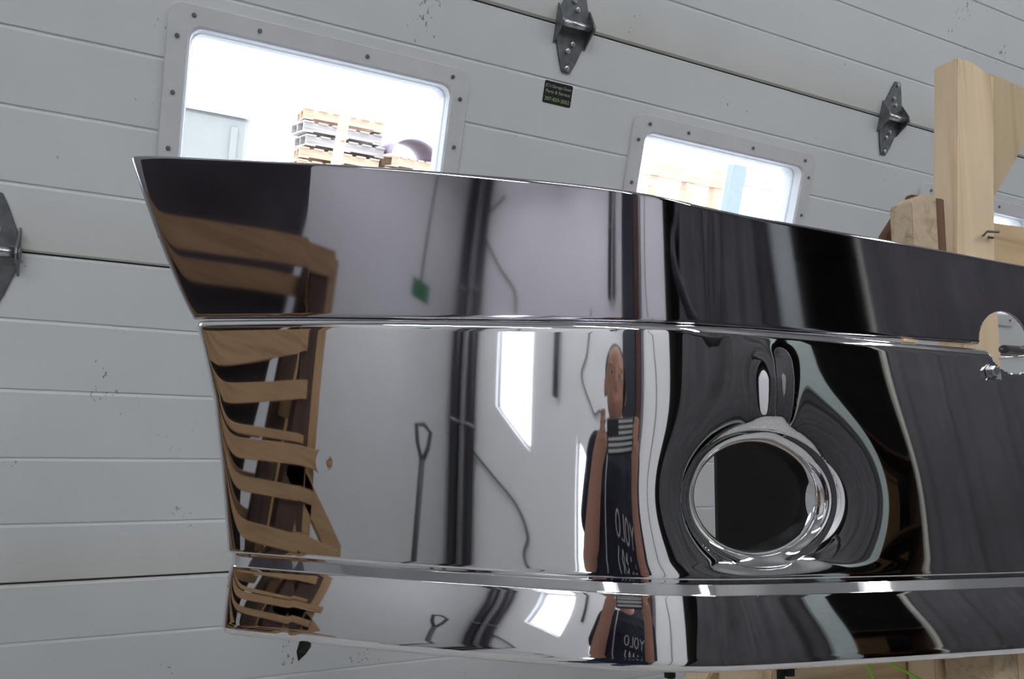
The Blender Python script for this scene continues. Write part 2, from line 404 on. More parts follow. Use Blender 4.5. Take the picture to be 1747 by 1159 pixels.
def twist(s, w): return -0.16*0.34*np.tanh((w-0.2)/0.34)*(np.clip(s, 0.05, 0.50)-0.45)
def fog_disp(s, w):
    rho = np.sqrt(((s-FOG[0])/FOG[2])**2+((w-FOG[1])/FOG[3])**2)
    d = -0.0115*np.exp(-np.clip(rho-1.25, 0, None)/0.34)*(1-0.45*np.clip((FOG[0]-s)/0.09, 0, 1))
    edge = np.clip((0.333-w)/0.030, 0, 1)*np.clip((w-0.083)/0.016, 0, 1); edge = edge*edge*(3-2*edge)
    ridge = 0.006*np.exp(-((s-0.565)/0.016)**2)*np.clip((0.333-w)/0.05, 0, 1)*np.clip((w-0.215)/0.03, 0, 1)
    dent = -0.0003*np.exp(-((s-0.083)/0.0065)**2-((w-0.188)/0.0075)**2)
    return (d+ridge)*edge+dent
def grid_panel(name, rows, s_left, s_right, mat, holes, disp=None, thick=0.003, ns=None):
    # rows: list of (o, w) profile points; s_left(w) function gives the cut end
    svals = np.concatenate([np.arange(0, 1.12, 0.0025), np.arange(1.12, 2.3, 0.012)])
    rows = np.array(rows); nR = len(rows); P = []; SWs = []
    for (o, wv, wcut) in rows:
        sl = s_left(wcut)
        u = svals[svals < s_right+0.12]; s = sl+(u/u[-1])*(s_right-sl) if False else sl+u*(s_right-sl)/u[-1]
        wr = wv+taper(np.full_like(s, min(max(wv, 0), .34)))*(s-.4)
        oo = np.full_like(s, o)-0.006*np.exp(-((s-sl)/0.0055))
        oo = oo+twist(s, wr)
        if disp is not None: oo = oo+disp(s, wr)
        P.append((s, oo, wr)); 
    return P
def build_panel(name, P, mat, holes, parent, thick=0.003):
    S = np.array([p[0] for p in P]); O = np.array([p[1] for p in P]); Wv = np.array([p[2] for p in P])
    nR, nS = S.shape
    inside = np.zeros((nR, nS), bool)
    for (sc, wc, ra, rb) in holes:
        rho = np.sqrt(((S-sc)/ra)**2+((Wv-wc)/rb)**2); inside |= rho < 1.0
    # snap the ring of vertices just inside a hole onto its edge
    keep = ~inside
    need = np.zeros_like(inside)
    for di in (-1, 0, 1):
        for dj in (-1, 0, 1):
            sh = np.zeros_like(keep); 
            i0, i1 = max(0, di), nR+min(0, di); j0, j1 = max(0, dj), nS+min(0, dj)
            sh[i0:i1, j0:j1] = keep[i0-di:i1-di, j0-dj:j1-dj]; need |= sh
    ring = inside & need
    for (sc, wc, ra, rb) in holes:
        rho = np.sqrt(((S-sc)/ra)**2+((Wv-wc)/rb)**2); m = ring & (rho < 1.0)
        S[m] = sc+(S[m]-sc)/rho[m]; Wv[m] = wc+(Wv[m]-wc)/rho[m]
    ok = keep | ring
    idx = -np.ones((nR, nS), int); idx[ok] = np.arange(ok.sum())
    pts = np.stack([np.interp(S, SS, PXs)+np.sin(np.interp(S, SS, TH))*O, np.interp(S, SS, PYs)-np.cos(np.interp(S, SS, TH))*O, Wv], -1)[ok]
    q = np.stack([idx[:-1, :-1], idx[:-1, 1:], idx[1:, 1:], idx[1:, :-1]], -1).reshape(-1, 4)
    kc = keep; anyk = (kc[:-1, :-1] | kc[:-1, 1:] | kc[1:, 1:] | kc[1:, :-1]).reshape(-1)
    q = q[(q.min(1) >= 0) & anyk]
    o = obj(name, pts.tolist(), [tuple(int(v) for v in f) for f in q], mat, parent, smooth=True)
    md = o.modifiers.new('thickness', 'SOLIDIFY'); md.thickness = thick; md.offset = -1.0
    return o

def arc(c, r, a0, a1, n):
    return [(c[0]+r*math.cos(math.radians(a0+(a1-a0)*k/n)), c[1]+r*math.sin(math.radians(a0+(a1-a0)*k/n))) for k in range(n+1)]
# profile (o, w) from the underside up to the ledge
prof = [(-0.045, -0.0035), (-0.012, -0.0035)]
prof += arc((0.0005, 0.0070), 0.0105, -90, -8, 12)
for k in range(1, 25):
    t = k/25; prof.append((0.0105-0.0090*t+0.0008*math.sin(math.pi*t), 0.0075+t*(0.0668-0.0075)))
prof += arc((-0.0002, 0.0672), 0.0016, 0, 55, 4)
prof += [(0.0003, 0.0692), (-0.0002, 0.0700), (-0.0062, 0.0797), (-0.0067, 0.0805), (-0.0069, 0.0812), (-0.0068, 0.0818)]
prof += arc((-0.003, 0.0845), 0.003, -70, 0, 5)
for k in range(1, 96):
    t = k/96; prof.append((0.0, 0.0845+t*(0.328-0.0845)))
prof += arc((-0.010, 0.329), 0.010, 0, 90, 12)
prof += [(-0.02, 0.339), (-0.05, 0.339)]
rows = [(o, wv, min(max(wv, -0.02), 0.345)) for o, wv in prof]
P = grid_panel('main_panel', rows, lambda w: float(np.interp(w, LEFTW, LEFTS)), 1.95, 'chrome', None, disp=lambda s, w: fog_disp(s, w)*((w > 0.085) & (w < 0.335)))
main_panel = build_panel('main_panel', P, 'chrome', [(FOG[0], FOG[1], FOG[2]*1.25, FOG[3]*1.25), (PORT[0], PORT[1], PORT[2], PORT[2])], bumper)
# upper panel: rows interpolate between its lower edge and the falling top edge
n_up = 70; rowsU = []
svals = np.concatenate([np.arange(0, 1.3, 0.0025), np.arange(1.3, 2.15, 0.012)])
PU = []
prof_t = [(-0.020, -0.004), (-0.013, -0.004), (-0.0105, -0.0015), (-0.0100, 0.001)]
for kidx in range(-4, n_up+5):
    t = min(max(kidx/n_up, 0), 1)
    sl = -0.109+(-0.218+0.109)*(t**0.92)
    s = sl+svals*(1.95-sl)/svals[-1]
    lo = 0.3455+np.interp(s, [-.11, .21, .42, .6, 2], [.0105, .0015, -.003, -.0055, -.008])
    hi = np.interp(s, TOPS, TOPW); hi = np.convolve(np.pad(hi, 20, mode='edge'), np.ones(41)/41, 'valid')
    oo = np.full_like(s, -0.010); wv = lo+t*(hi-lo)
    if kidx < 0: o_, dw = [(-0.0102, -0.0012), (-0.0112, -0.0025), (-0.0135, -0.0035), (-0.022, -0.0035)][-kidx-1]; oo[:] = o_; wv = lo+dw
    if kidx > n_up: o_, dw = [(-0.0103, 0.0015), (-0.0118, 0.003), (-0.0145, 0.004), (-0.026, 0.004)][kidx-n_up-1]; oo[:] = o_; wv = hi+dw
    oo = oo-0.003*np.exp(-((s-sl)/0.004))+twist(s, wv)
    PU.append((s, oo, wv))
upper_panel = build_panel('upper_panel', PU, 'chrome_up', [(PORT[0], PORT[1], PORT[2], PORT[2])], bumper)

# rolled bezel round the fog light hole
def bezel():
    n = 160; V = []; F = []
    rhos = [1.27, 1.25, 1.235, 1.215, 1.19, 1.16, 1.13, 1.10, 1.075, 1.05, 1.03, 1.015, 1.005, 1.0, 1.0]
    for r_ in rhos:
        ph = 2*np.pi*np.arange(n)/n
        s_ = FOG[0]+FOG[2]*r_*np.cos(ph); w_ = FOG[1]+FOG[3]*r_*np.sin(ph)
        q = min(max((1.26-r_)/0.26, 0), 1); lip = -0.017*(1-math.sqrt(max(0, 1-q*q)))
        V.append((s_, fog_disp(s_, w_)+twist(s_, w_)+lip+0.0002, w_))
    m = len(rhos)
    s_, o_, w_ = V[-1]; V[-1] = (s_, o_-0.02, w_)
    P3 = np.concatenate([surf(a_, b_, c_) for a_, b_, c_ in V])
    for j in range(m-1):
        for i in range(n):
            i2 = (i+1) % n; F.append((j*n+i, j*n+i2, (j+1)*n+i2, (j+1)*n+i))
    o = obj('fog_light_bezel', P3.tolist(), F, 'chrome', bumper, smooth=True)
bezel()
# black plate behind the fog light hole
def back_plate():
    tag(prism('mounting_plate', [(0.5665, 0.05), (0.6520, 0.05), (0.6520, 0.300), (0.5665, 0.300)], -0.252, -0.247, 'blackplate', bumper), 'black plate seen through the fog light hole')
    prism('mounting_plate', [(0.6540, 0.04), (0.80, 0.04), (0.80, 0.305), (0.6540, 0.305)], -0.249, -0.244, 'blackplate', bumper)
back_plate()

# fasteners and clips on the bumper
def hex_bolt(name, s, o, w, axis, r, h, mat, shaft=0.0):
    c = Vector(surf(s, o, w)); ax = Vector(axis).normalized(); x = ax.orthogonal().normalized(); y = ax.cross(x)
    def ring(rad, d, n=6): return [tuple(c+ax*d+x*(rad*math.cos(2*math.pi*k/n))+y*(rad*math.sin(2*math.pi*k/n))) for k in range(n)]
    b = loft(name, [ring(r*1.35, 0), ring(r*1.35, h*0.2), ring(r, h*0.2), ring(r, h), ring(r*0.8, h*1.1)], mat, bumper, cap=True)
    return b
hex_bolt('hex_nut', 0.452, -0.012, -0.0035, (0, 0, -1), 0.0060, 0.008, 'black')
hex_bolt('hex_nut', 0.578, -0.010, -0.0035, (0, 0, -1), 0.0080, 0.009, 'black')
hex_bolt('hex_nut', 0.5705, -0.010, -0.0045, (0, 0, -1), 0.0045, 0.012, 'black')
cl = [tuple(Vector(surf(0.0655, -0.010, -0.0035))+Vector(v)) for v in ((-.006, 0, 0), (.006, 0, 0), (.007, .004, -.006), (.002, .004, -.013), (-.006, .002, -.019), (-.008, .002, -.010))]
clb = [(x, y+0.004, z) for x, y, z in cl]
F = [tuple(range(6)), tuple(range(6, 12))[::-1]]+[(i, 6+i, 6+(i+1) % 6, (i+1) % 6) for i in range(6)]
tag(obj('plastic_clip', cl+clb, F, 'black', bumper), 'small black pointed clip under the bumper end')
nrm = Vector((math.sin(math.radians(-9.4)), -math.cos(math.radians(-9.4)), 0))
hex_bolt('hex_bolt', 0.8475, 0.0, 0.3030, nrm, 0.0062, 0.007, 'steel')
t0 = Vector(surf(0.853, 0.003, 0.297)); 
obj('bolt_tag', [tuple(t0+Vector(v)) for v in ((-.006, 0, -.003), (.005, 0, -.003), (.0035, 0, .006), (-.006, -.002, -.003), (.005, -.002, -.003), (.0035, -.002, .006))], [(0, 1, 2), (5, 4, 3), (0, 3, 4, 1), (1, 4, 5, 2), (2, 5, 3, 0)], 'steel', bumper)
# threaded stud seen through the round port, small mounting lug between the panels
rodp = [(0.944+0.004*k, -0.36+0.0005*k, 0.343+0.0002*k) for k in range(0, 16)]
tag(tube('threaded_stud', rodp, 0.006, 'screw', bumper, seg=10, radii=[0.0062 if k % 2 else 0.0052 for k in range(16)]), 'dark threaded stud seen through the round port')
lug = [tuple(surf(s_, o_, w_)) for o_ in (-0.0085, -0.012) for s_, w_ in ((0.738, 0.3365), (0.756, 0.3355), (0.755, 0.3322), (0.737, 0.3328))]
tag(obj('joint_shim', lug, [(0, 1, 2, 3), (7, 6, 5, 4), (0, 4, 5, 1), (1, 5, 6, 2), (2, 6, 7, 3), (3, 7, 4, 0)], 'pine_x', bumper), 'small wooden shim in the joint between the panels')

# ================================================================== LUMBER STAND behind the bumper (shares the bumper's lean)
stand = empty('lumber_stand', ORG); stand.matrix_world = bumper.matrix_world.copy()
tag(stand, 'rough pine lumber stand with upright post propping up the chrome bumper', 'stand')
def board(name, poly, b0, b1, mat, lab=None):
    o = prism(name, poly, b0, b1, mat, stand, 0.002)
    if lab: o['label'] = lab
    return o
board('post', [(0.990, -0.86), (1.076, -0.86), (1.071, 0.47), (1.103, 0.790), (1.050, 0.803), (1.016, 0.800), (0.985, 0.50)], -0.280, -0.243, 'pine', 'pale pine upright post standing above the bumper')
board('block', [(0.842, 0.40), (0.892, 0.40), (0.894, 0.554), (0.868, 0.551), (0.842, 0.536)], -0.318, -0.285, 'pine_end', 'rough sawn block beside the post')
board('cleat', [(0.905, 0.40), (0.972, 0.40), (0.974, 0.574), (0.905, 0.570)], -0.275, -0.262, 'brownwood', 'dark brown board behind the block')
board('wedge', [(0.855, 0.42), (0.935, 0.42), (0.935, 0.565), (0.915, 0.562), (0.900, 0.548), (0.866, 0.508)], -0.262, -0.245, 'brownwood')
board('gusset', [(1.10, 0.829), (1.180, 0.829), (1.338, 0.820), (1.30, 0.79), (1.150, 0.615), (1.10, 0.56)], -0.240, -0.222, 'pine_dull', 'triangular pine gusset beside the post')
board('rail', [(1.04, 0.47), (1.75, 0.50), (1.75, 0.607), (1.04, 0.572)], -0.229, -0.191, 'pine_dullx')
board('brace', [(0.52, -0.135), (0.60, -0.135), (0.705, -0.02), (0.625, -0.02)], -0.205, -0.167, 'pine', 'diagonal pine brace below the bumper')
board('cross_board', [(0.585, -0.110), (0.862, -0.125), (0.862, -0.036), (0.600, -0.018)], -0.300, -0.215, 'pine_x', 'weathered pine board under the bumper')
board('leg', [(0.807, -0.86), (0.848, -0.86), (0.850, -0.012), (0.809, -0.012)], -0.340, -0.302, 'pine')
board('leg', [(0.850, -0.86), (0.906, -0.86), (0.908, -0.014), (0.852, -0.014)], -0.338, -0.300, 'brownwood', 'brown stained leg under the bumper')
board('bearer', [(0.816, -0.055), (0.861, -0.055), (0.863, -0.0065), (0.816, -0.0065)], -0.402, -0.345, 'pine_end', 'sawn end of the bearer the bumper rests on')
board('bearer', [(0.864, -0.052), (1.60, -0.052), (1.60, -0.0075), (0.864, -0.0075)], -0.399, -0.361, 'pine_x')
board('foot', [(0.45, -0.86), (1.8, -0.86), (1.8, -0.80), (0.45, -0.80)], -0.300, -0.262, 'pine_x')
board('foot', [(0.76, -0.80), (0.80, -0.80), (0.80, -0.12), (0.76, -0.12)], -0.205, -0.167, 'pine')
# nail in the post
tube('nail', [(1.046, -0.282, 0.527), (1.040, -0.292, 0.530), (1.060, -0.296, 0.531)], 0.0018, 'screw', stand, seg=6)
tube('nail', [(1.060, -0.2805, 0.527), (1.060, -0.288, 0.524)], 0.002, 'screw', stand, seg=6)

# bright green twine below the bumper
MAT['twine'] = plain('green_twine', (0.30, 0.75, 0.05, 1), 0.6)
tw = empty('green_twine', ORG); tw.matrix_world = bumper.matrix_world.copy()
tag(tw, 'bright green twine tied below the bumper over the pine board', 'twine')
tube('strand', [(0.672, -0.357, -0.008), (0.676, -0.358, -0.016), (0.681, -0.36, -0.030), (0.69, -0.362, -0.075), (0.70, -0.33, -0.14)], 0.0016, 'twine', tw, seg=6)
tube('strand', [(0.690, -0.357, -0.008), (0.715, -0.357, -0.020), (0.754, -0.36, -0.039), (0.80, -0.365, -0.07), (0.83, -0.35, -0.13)], 0.0016, 'twine', tw, seg=6)

# ================================================================== STICKER on the door
def text_mesh(name, body, size, mat, parent, loc, rot, align='CENTER', extrude=0.0002):
    cu = bpy.data.curves.new(name, 'FONT'); cu.body = body; cu.size = size; cu.align_x = align; cu.extrude = extrude
    t = bpy.data.objects.new(name, cu); C.objects.link(t)
    bpy.context.view_layer.update()
    me = bpy.data.meshes.new_from_object(t.evaluated_get(bpy.context.evaluated_depsgraph_get())); bpy.data.objects.remove(t)
    me.name = name; me.materials.clear(); me.materials.append(MAT[mat])
    o = bpy.data.objects.new(name, me); C.objects.link(o); o.location = loc; o.rotation_euler = rot; o.parent = parent
    return o
MAT['sticker'] = plain('black_sticker_film', (0.012, 0.018, 0.014, 1), 0.35)
MAT['letter_pale'] = plain('pale_print', (0.42, 0.44, 0.38, 1), 0.5)
MAT['letter_green'] = plain('yellow_green_print', (0.42, 0.50, 0.28, 1), 0.5)
sx0, sx1, sz1, sz0 = 0.6965, 0.7655, SEAM1-0.1198, SEAM1-0.1665
st = prism('sticker', rrect(sx0, sx1, sz0, sz1, 0.003, 3), DOOR_Y-0.0008, DOOR_Y, 'sticker', door)
st['label'] = 'black installer sticker with pale lettering'
for body, zz, sz, m in (("JC's Garage Door", sz1-0.0125, 0.0088, 'letter_pale'), ('Parts & Service', sz1-0.0245, 0.0098, 'letter_pale'), ('207-829-2052', sz1-0.0405, 0.0108, 'letter_green')):
    text_mesh('lettering', body, sz, m, st, ((sx0+sx1)/2, DOOR_Y-0.0010, zz), (math.pi/2, 0, 0))

# ================================================================== CEILING LIGHTS
def lamp_mat(strength):
    k = NT('led_tube_%g' % strength); k.b.inputs['Base Color'].default_value = (0.9, 0.9, 0.9, 1)
    k.b.inputs['Emission Color'].default_value = (0.95, 0.98, 1.0, 1); k.b.inputs['Emission Strength'].default_value = strength
    return k.m
MAT['led'] = lamp_mat(28.5)
def ceiling_light(x, y, label):
    e = empty('ceiling_light', (x, y, 4.55)); tag(e, label, 'ceiling light', 'strip lights on the ceiling')
    prism('housing', [(-0.11, 0.10), (0.11, 0.10), (0.06, 0.03), (-0.06, 0.03)], -1.2, 1.2, 'frame', e)
    for dx in (-0.045, 0.045): tube('led_tube', [(dx, -1.18, 0.0), (dx, 1.18, 0.0)], 0.024, 'led', e, seg=10)
    for dy in (-0.9, 0.9): tube('hanger', [(0, dy, 0.10), (0, dy, RH-4.55)], 0.006, 'steel', e, seg=6)
for x, y, lab in ((-3.2, -1.25, 'long strip light over the left wall'), (-1.0, -1.25, 'strip light over the wooden crate'), (1.1, -1.25, 'strip light above the photographer and bumper'), (3.2, -1.25, 'strip light nearest the dark curtain on the right'), (5.2, -1.25, 'strip light at the far right end')):
    ceiling_light(x, y, lab)

# ================================================================== ROOM BEHIND THE CAMERA (seen mirrored in the chrome)
MAT['curtain'] = plain('dark_vinyl_curtain', (0.060, 0.057, 0.064, 1), 0.62, var=0.15, nscale=3)
MAT['post_cream'] = plain('cream_post', (0.42, 0.41, 0.36, 1), 0.5)
MAT['post_pale'] = plain('pale_green_ribbed_post', (0.30, 0.34, 0.33, 1), 0.5)
MAT['navy'] = plain('navy_steel', (0.010, 0.013, 0.024, 1), 0.5)
MAT['rustbrown'] = plain('brown_timber_trim', (0.07, 0.03, 0.02, 1), 0.7)
MAT['pipe_dark'] = plain('dark_pipe', (0.03, 0.025, 0.035, 1), 0.4)
MAT['pipe_grey'] = plain('grey_pipe', (0.22, 0.22, 0.24, 1), 0.4)
MAT['cable'] = plain('grey_cable', (0.16, 0.15, 0.14, 1), 0.6)
MAT['hose'] = plain('black_hose', (0.02, 0.017, 0.022, 1), 0.5)
MAT['crate'] = wood('crate_timber', (0.40, 0.25, 0.13, 1), (0.28, 0.16, 0.08, 1), axis=1)
MAT['crate_shade'] = wood('shaded_crate_post', (0.075, 0.042, 0.030, 1), (0.045, 0.025, 0.018, 1), axis=2)  # post timber darkened, shade on the post's side put into the colour
MAT['crate_v'] = wood('crate_post_timber', (0.40, 0.25, 0.13, 1), (0.26, 0.15, 0.07, 1), axis=2)

# structural column of dark steel with timber trim
e = empty('trim_1', (0, PART_Y, 0)); tag(e, kind='structure')
box('column', -1.56, -1.15, 0.0, 0.16, 0, RH, 'navy', e)
box('timber_facing', -1.145, -0.98, 0.0, 0.12, 0, RH, 'rustbrown', e)
box('flange', -0.975, -0.90, 0.0, 0.06, 0, RH, 'pipe_grey', e)
# pipes in the corner
def pipe(x, y, r, z0, z1, mat, label):
    e = empty('wall_pipe', (x, y, z0)); tag(e, label, 'pipe', 'pipes on the white partition wall')
    tube('pipe_run', [(0, 0, 0), (0, 0, z1-z0)], r, mat, e, seg=14)
    for z in np.arange(0.6, z1-z0, 1.4):
        tube('pipe_clamp', [(0, 0, float(z)), (0, 0, float(z)+0.03)], r*1.25, 'pipe_grey', e, seg=14)
    return e
pipe(-4.50, -2.90, 0.055, 0, RH, 'pipe_dark', 'thick dark pipe in the corner of the partition wall')
pipe(-4.36, -2.92, 0.035, 0, RH, 'pipe_grey', 'grey pipe between two dark pipes in the corner')
pipe(-4.26, -2.93, 0.045, 0, RH, 'pipe_dark', 'dark pipe standing furthest from the corner')
pipe(-2.02, -2.94, 0.040, 3.30, RH, 'pipe_dark', 'short dark pipe dropping from ceiling above small window')
pipe(-1.88, -2.94, 0.035, 3.30, RH, 'pipe_grey', 'short grey pipe beside the short dark pipe')
pipe(-3.12, -2.96, 0.022, 2.45, 3.12, 'pipe_dark', 'thin dark conduit stub between the two windows')
def spline(P, n=10):
    P = [Vector(p) for p in P]; Q = [P[0]*2-P[1]]+P+[P[-1]*2-P[-2]]; out = []
    for i in range(1, len(Q)-2):
        for k in range(n):
            t = k/n; a, b_, c, d = Q[i-1:i+3]
            out.append(0.5*((2*b_)+(c-a)*t+(2*a-5*b_+4*c-d)*t*t+(3*b_-a-3*c+d)*t**3))
    out.append(P[-1]); return out
def cable(P, r, mat, label, name='wall_cable', cat='cable'):
    o = tube(name, spline(P), r, mat, None, seg=8); tag(o, label, cat, 'cables on the white partition wall'); return o
cable([(-4.44, -2.98, 1.88), (-3.93, -2.98, 1.65), (-3.58, -2.98, 1.49), (-3.43, -2.98, 1.29), (-3.46, -2.98, 1.10), (-3.20, -2.98, 0.85), (-3.15, -2.98, 0.05)], 0.012, 'cable', 'grey cable drooping under the large slanted window')
cable([(-2.55, -2.98, 3.25), (-2.64, -2.98, 2.87), (-2.75, -2.98, 2.66), (-2.47, -2.98, 2.38), (-2.20, -2.98, 2.18), (-2.10, -2.98, 0.05)], 0.010, 'cable', 'thin cable passing above the small slanted window')
cable([(-4.00, -2.98, 4.55), (-4.35, -2.98, 4.25), (-4.02, -2.98, 3.76), (-3.71, -2.98, 3.45), (-3.66, -2.98, 3.20)], 0.012, 'cable', 'cable curling down from ceiling above the large window')
cable([(-0.60, -2.98, RH), (-0.75, -2.98, 3.5), (-0.55, -2.98, 2.9), (-0.45, -2.98, 2.3), (-0.42, -2.98, 0.05)], 0.010, 'cable', 'cable running to the floor beside the steel column')
h = tube('air_hose', spline([(0.85, -2.6, RH), (0.50, -2.6, 3.75), (0.32, -2.6, 3.45), (0.36, -2.6, 3.25), (0.58, -2.6, 3.08), (0.90, -2.6, 2.92), (1.25, -2.6, 3.05), (1.35, -2.6, RH)]), 0.075, 'hose', None, seg=12)
tag(h, 'thick black hose looping down from the ceiling by the curtain', 'hose')

# dark curtain in two drawn parts, hung from a rail
def curtain(x0, x1, lean, label):
    nx, nz = 220, 14; V = []; F = []; rr = random.Random(int(x0*10)); phs = [rr.uniform(0, 6.28) for _ in range(4)]
    H = RH-0.25
    for j in range(nz+1):
        z = 0.04+(H-0.04)*j/nz
        for i in range(nx+1):
            u = i/nx; x = x0+(x1-x0)*u+lean*(z/H)*(1-u)
            d = 0.040*math.sin(x*13+phs[0]+0.3*math.sin(z))+0.016*math.sin(x*37+phs[1]+0.4*z)+0.02*math.sin(x*6+phs[2])
            V.append((x, PART_Y-0.10+d, z))
    for j in range(nz):
        for i in range(nx): a = j*(nx+1)+i; F.append((a, a+1, a+nx+2, a+nx+1))
    o = obj('curtain_sheet', V, F, 'curtain', None, smooth=True)
    md = o.modifiers.new('thickness', 'SOLIDIFY'); md.thickness = 0.004
    e = empty('vinyl_curtain', ((x0+x1)/2, PART_Y-0.10, 0)); o.parent = e; o.location = (-(x0+x1)/2, -(PART_Y-0.10), 0)
    tag(e, label, 'curtain', 'dark curtains across the workshop')
    tube('curtain_rail', [(x0-(x0+x1)/2+lean, 0, H+0.03), (x1-(x0+x1)/2, 0, H+0.03)], 0.02, 'steel', e, seg=8)
curtain(-0.16, 2.42, 0.95, 'dark vinyl curtain hanging next to the white wall')
curtain(3.12, 6.15, 0.0, 'dark vinyl curtain on the far right of the gap')
tag(box('trim_2', 3.075, 3.11, PART_Y-0.14, PART_Y-0.10, 0, RH, 'post_cream'), kind='structure')
tag(box('trim_3', 2.24, 2.40, PART_Y-0.03, PART_Y+0.02, 0, RH, 'post_pale'), kind='structure')

# store room clutter in the gap between the curtains
MAT['cardboard'] = plain('cardboard', (0.30, 0.17, 0.08, 1), 0.8)
MAT['darkred'] = plain('dark_red_paint', (0.10, 0.012, 0.012, 1), 0.4)
cab = empty('tool_cabinet', (2.55, -4.4, 0)); tag(cab, 'dark red tool cabinet with drawers behind the curtains', 'cabinet')
box('body', -0.40, 0.40, -0.25, 0.25, 0.12, 1.30, 'darkred', cab, 0.01)
for k in range(5):
    d = box('drawer', -0.37, 0.37, 0.25, 0.27, 0.18+k*0.22, 0.37+k*0.22, 'darkred', cab, 0.004)
    tube('handle', [(-0.25, 0.285, 0.33+k*0.22), (0.25, 0.285, 0.33+k*0.22)], 0.01, 'steel', d, seg=8)
for x in (-0.33, 0.33):
    for y in (-0.18, 0.18): tube('caster', [(x, y, 0.06), (x+0.03, y, 0.06)], 0.06, 'black', cab, seg=12)
for bx, by, bz, sz, lab in ((2.40, -4.4, 1.30, 0.34, 'brown carton on the tool cabinet, the left one'), (2.82, -4.38, 1.30, 0.24, 'small brown carton on the right of the tool cabinet')):
    c = empty('cardboard_carton', (bx, by, bz)); tag(c, lab, 'carton', 'cartons in the store room')
    box('carton_body', -sz/2, sz/2, -sz/2, sz/2, 0, sz*0.8, 'cardboard', c, 0.004)
    box('tape', -0.025, 0.025, -sz/2-0.001, sz/2+0.001, sz*0.8, sz*0.8+0.001, 'pine', c)

MAT['bulb'] = lamp_mat(60.0)  # glow of an added bulb, only there to lift the unlit store room clutter
bl = empty('fill_bulb', (2.0, -4.6, 3.9)); tag(bl, 'added bulb over the tool cabinet that brightens the store room clutter', 'added fill light')
bb_ = bmesh.new(); bmesh.ops.create_icosphere(bb_, subdivisions=3, radius=0.07, matrix=Matrix.Translation((0, 0, 0))); bm_obj('bulb', bb_, 'bulb', bl, True)
tube('socket', [(0, 0, 0.06), (0, 0, 0.14)], 0.03, 'black', bl, seg=10); tube('flex', [(0, 0, 0.14), (0, 0, RH-3.9)], 0.006, 'black', bl, seg=6)
MAT['shelf_wood'] = wood('shelf_timber', (0.22, 0.13, 0.08, 1), (0.15, 0.08, 0.05, 1), axis=0)
sf = empty('store_shelf', (3.6, -5.5, 0)); tag(sf, 'wooden storage shelf at the back of the store room', 'shelf')
for x in (-0.9, 0.9): box('side_panel', x-0.02, x+0.02, -0.25, 0.25, 0, 3.0, 'shelf_wood', sf)
for k in range(6): box('shelf_board', -0.88, 0.88, -0.25, 0.25, 0.15+k*0.55, 0.18+k*0.55, 'shelf_wood', sf)
for k, (bx, bz, sz, m) in enumerate(((3.0, 1.83, 0.34, 'cardboard'), (3.5, 1.83, 0.28, 'darkred'), (4.0, 1.83, 0.36, 'cardboard'), (3.15, 2.38, 0.30, 'darkred'), (3.75, 2.38, 0.36, 'cardboard'), (3.3, 1.28, 0.36, 'cardboard'), (3.9, 1.28, 0.30, 'darkred'))):
    c = empty('storage_bin', (bx, -5.45, bz)); tag(c, ('brown bin' if m == 'cardboard' else 'dark red bin')+(' on the %s shelf, %s' % ({1.28: 'lower', 1.83: 'middle', 2.38: 'upper'}[bz], ('left end', 'centre', 'right end', 'left end', 'right half', 'left half', 'right half')[k])), 'bin', 'bins on the store shelf')
    box('bin_body', -sz/2, sz/2, -0.18, 0.18, 0, sz*0.85, m, c, 0.01); box('bin_rim', -sz/2-0.01, sz/2+0.01, -0.19, 0.19, sz*0.85, sz*0.92, m, c, 0.004)

# wooden crate to the left
crate = empty('lumber_crate', (-1.62, 0.30, 0)); tag(crate, 'open slatted timber crate leaning at the left, mirrored in the bumper end', 'crate')
def slat(y0, z0, y1, z1, hgt, x0=0.0, x1=0.022, mat='crate', name='slat'):
    b = bmesh.new(); vs = []
    for x in (x0, x1):
        for (y, z) in ((y0, z0-hgt/2), (y1, z1-hgt/2), (y1, z1+hgt/2), (y0, z0+hgt/2)): vs.append(b.verts.new((x, y, z)))
    for f in ((0, 1, 2, 3), (7, 6, 5, 4), (0, 4, 5, 1), (1, 5, 6, 2), (2, 6, 7, 3), (3, 7, 4, 0)): b.faces.new([vs[i] for i in f])
    bmesh.ops.bevel(b, geom=list(b.edges), offset=0.002, segments=1, affect='EDGES')
    return bm_obj(name, b, mat, crate)
def cpost(y_b, z_b, y_t, z_t, wdt, x0, x1):
    b = bmesh.new(); vs = []
    for x in (x0, x1):
        for (y, z) in ((y_b, z_b), (y_b+wdt, z_b), (y_t+wdt, z_t), (y_t, z_t)): vs.append(b.verts.new((x, y, z)))
    for f in ((0, 1, 2, 3), (7, 6, 5, 4), (0, 4, 5, 1), (1, 5, 6, 2), (2, 6, 7, 3), (3, 7, 4, 0)): b.faces.new([vs[i] for i in f])
    return bm_obj('post', b, 'crate_v', crate)
Y_ = 0.30      # slat ends below are in room Y, the crate root stands at Y = 0.30
for xx in (-0.10, -0.66):
    cpost(0.19-Y_, 0.0, 0.16-Y_, 1.87, 0.11, xx, xx+0.10).data.materials[0] = MAT['crate_shade']; cpost(0.135-Y_, 0.0, 0.105-Y_, 1.87, 0.05, xx, xx+0.10); cpost(1.22-Y_, 0.0, 1.22-Y_, 1.66, 0.10, xx, xx+0.10)  # shaded side of the post built as a dark piece beside a pale strip
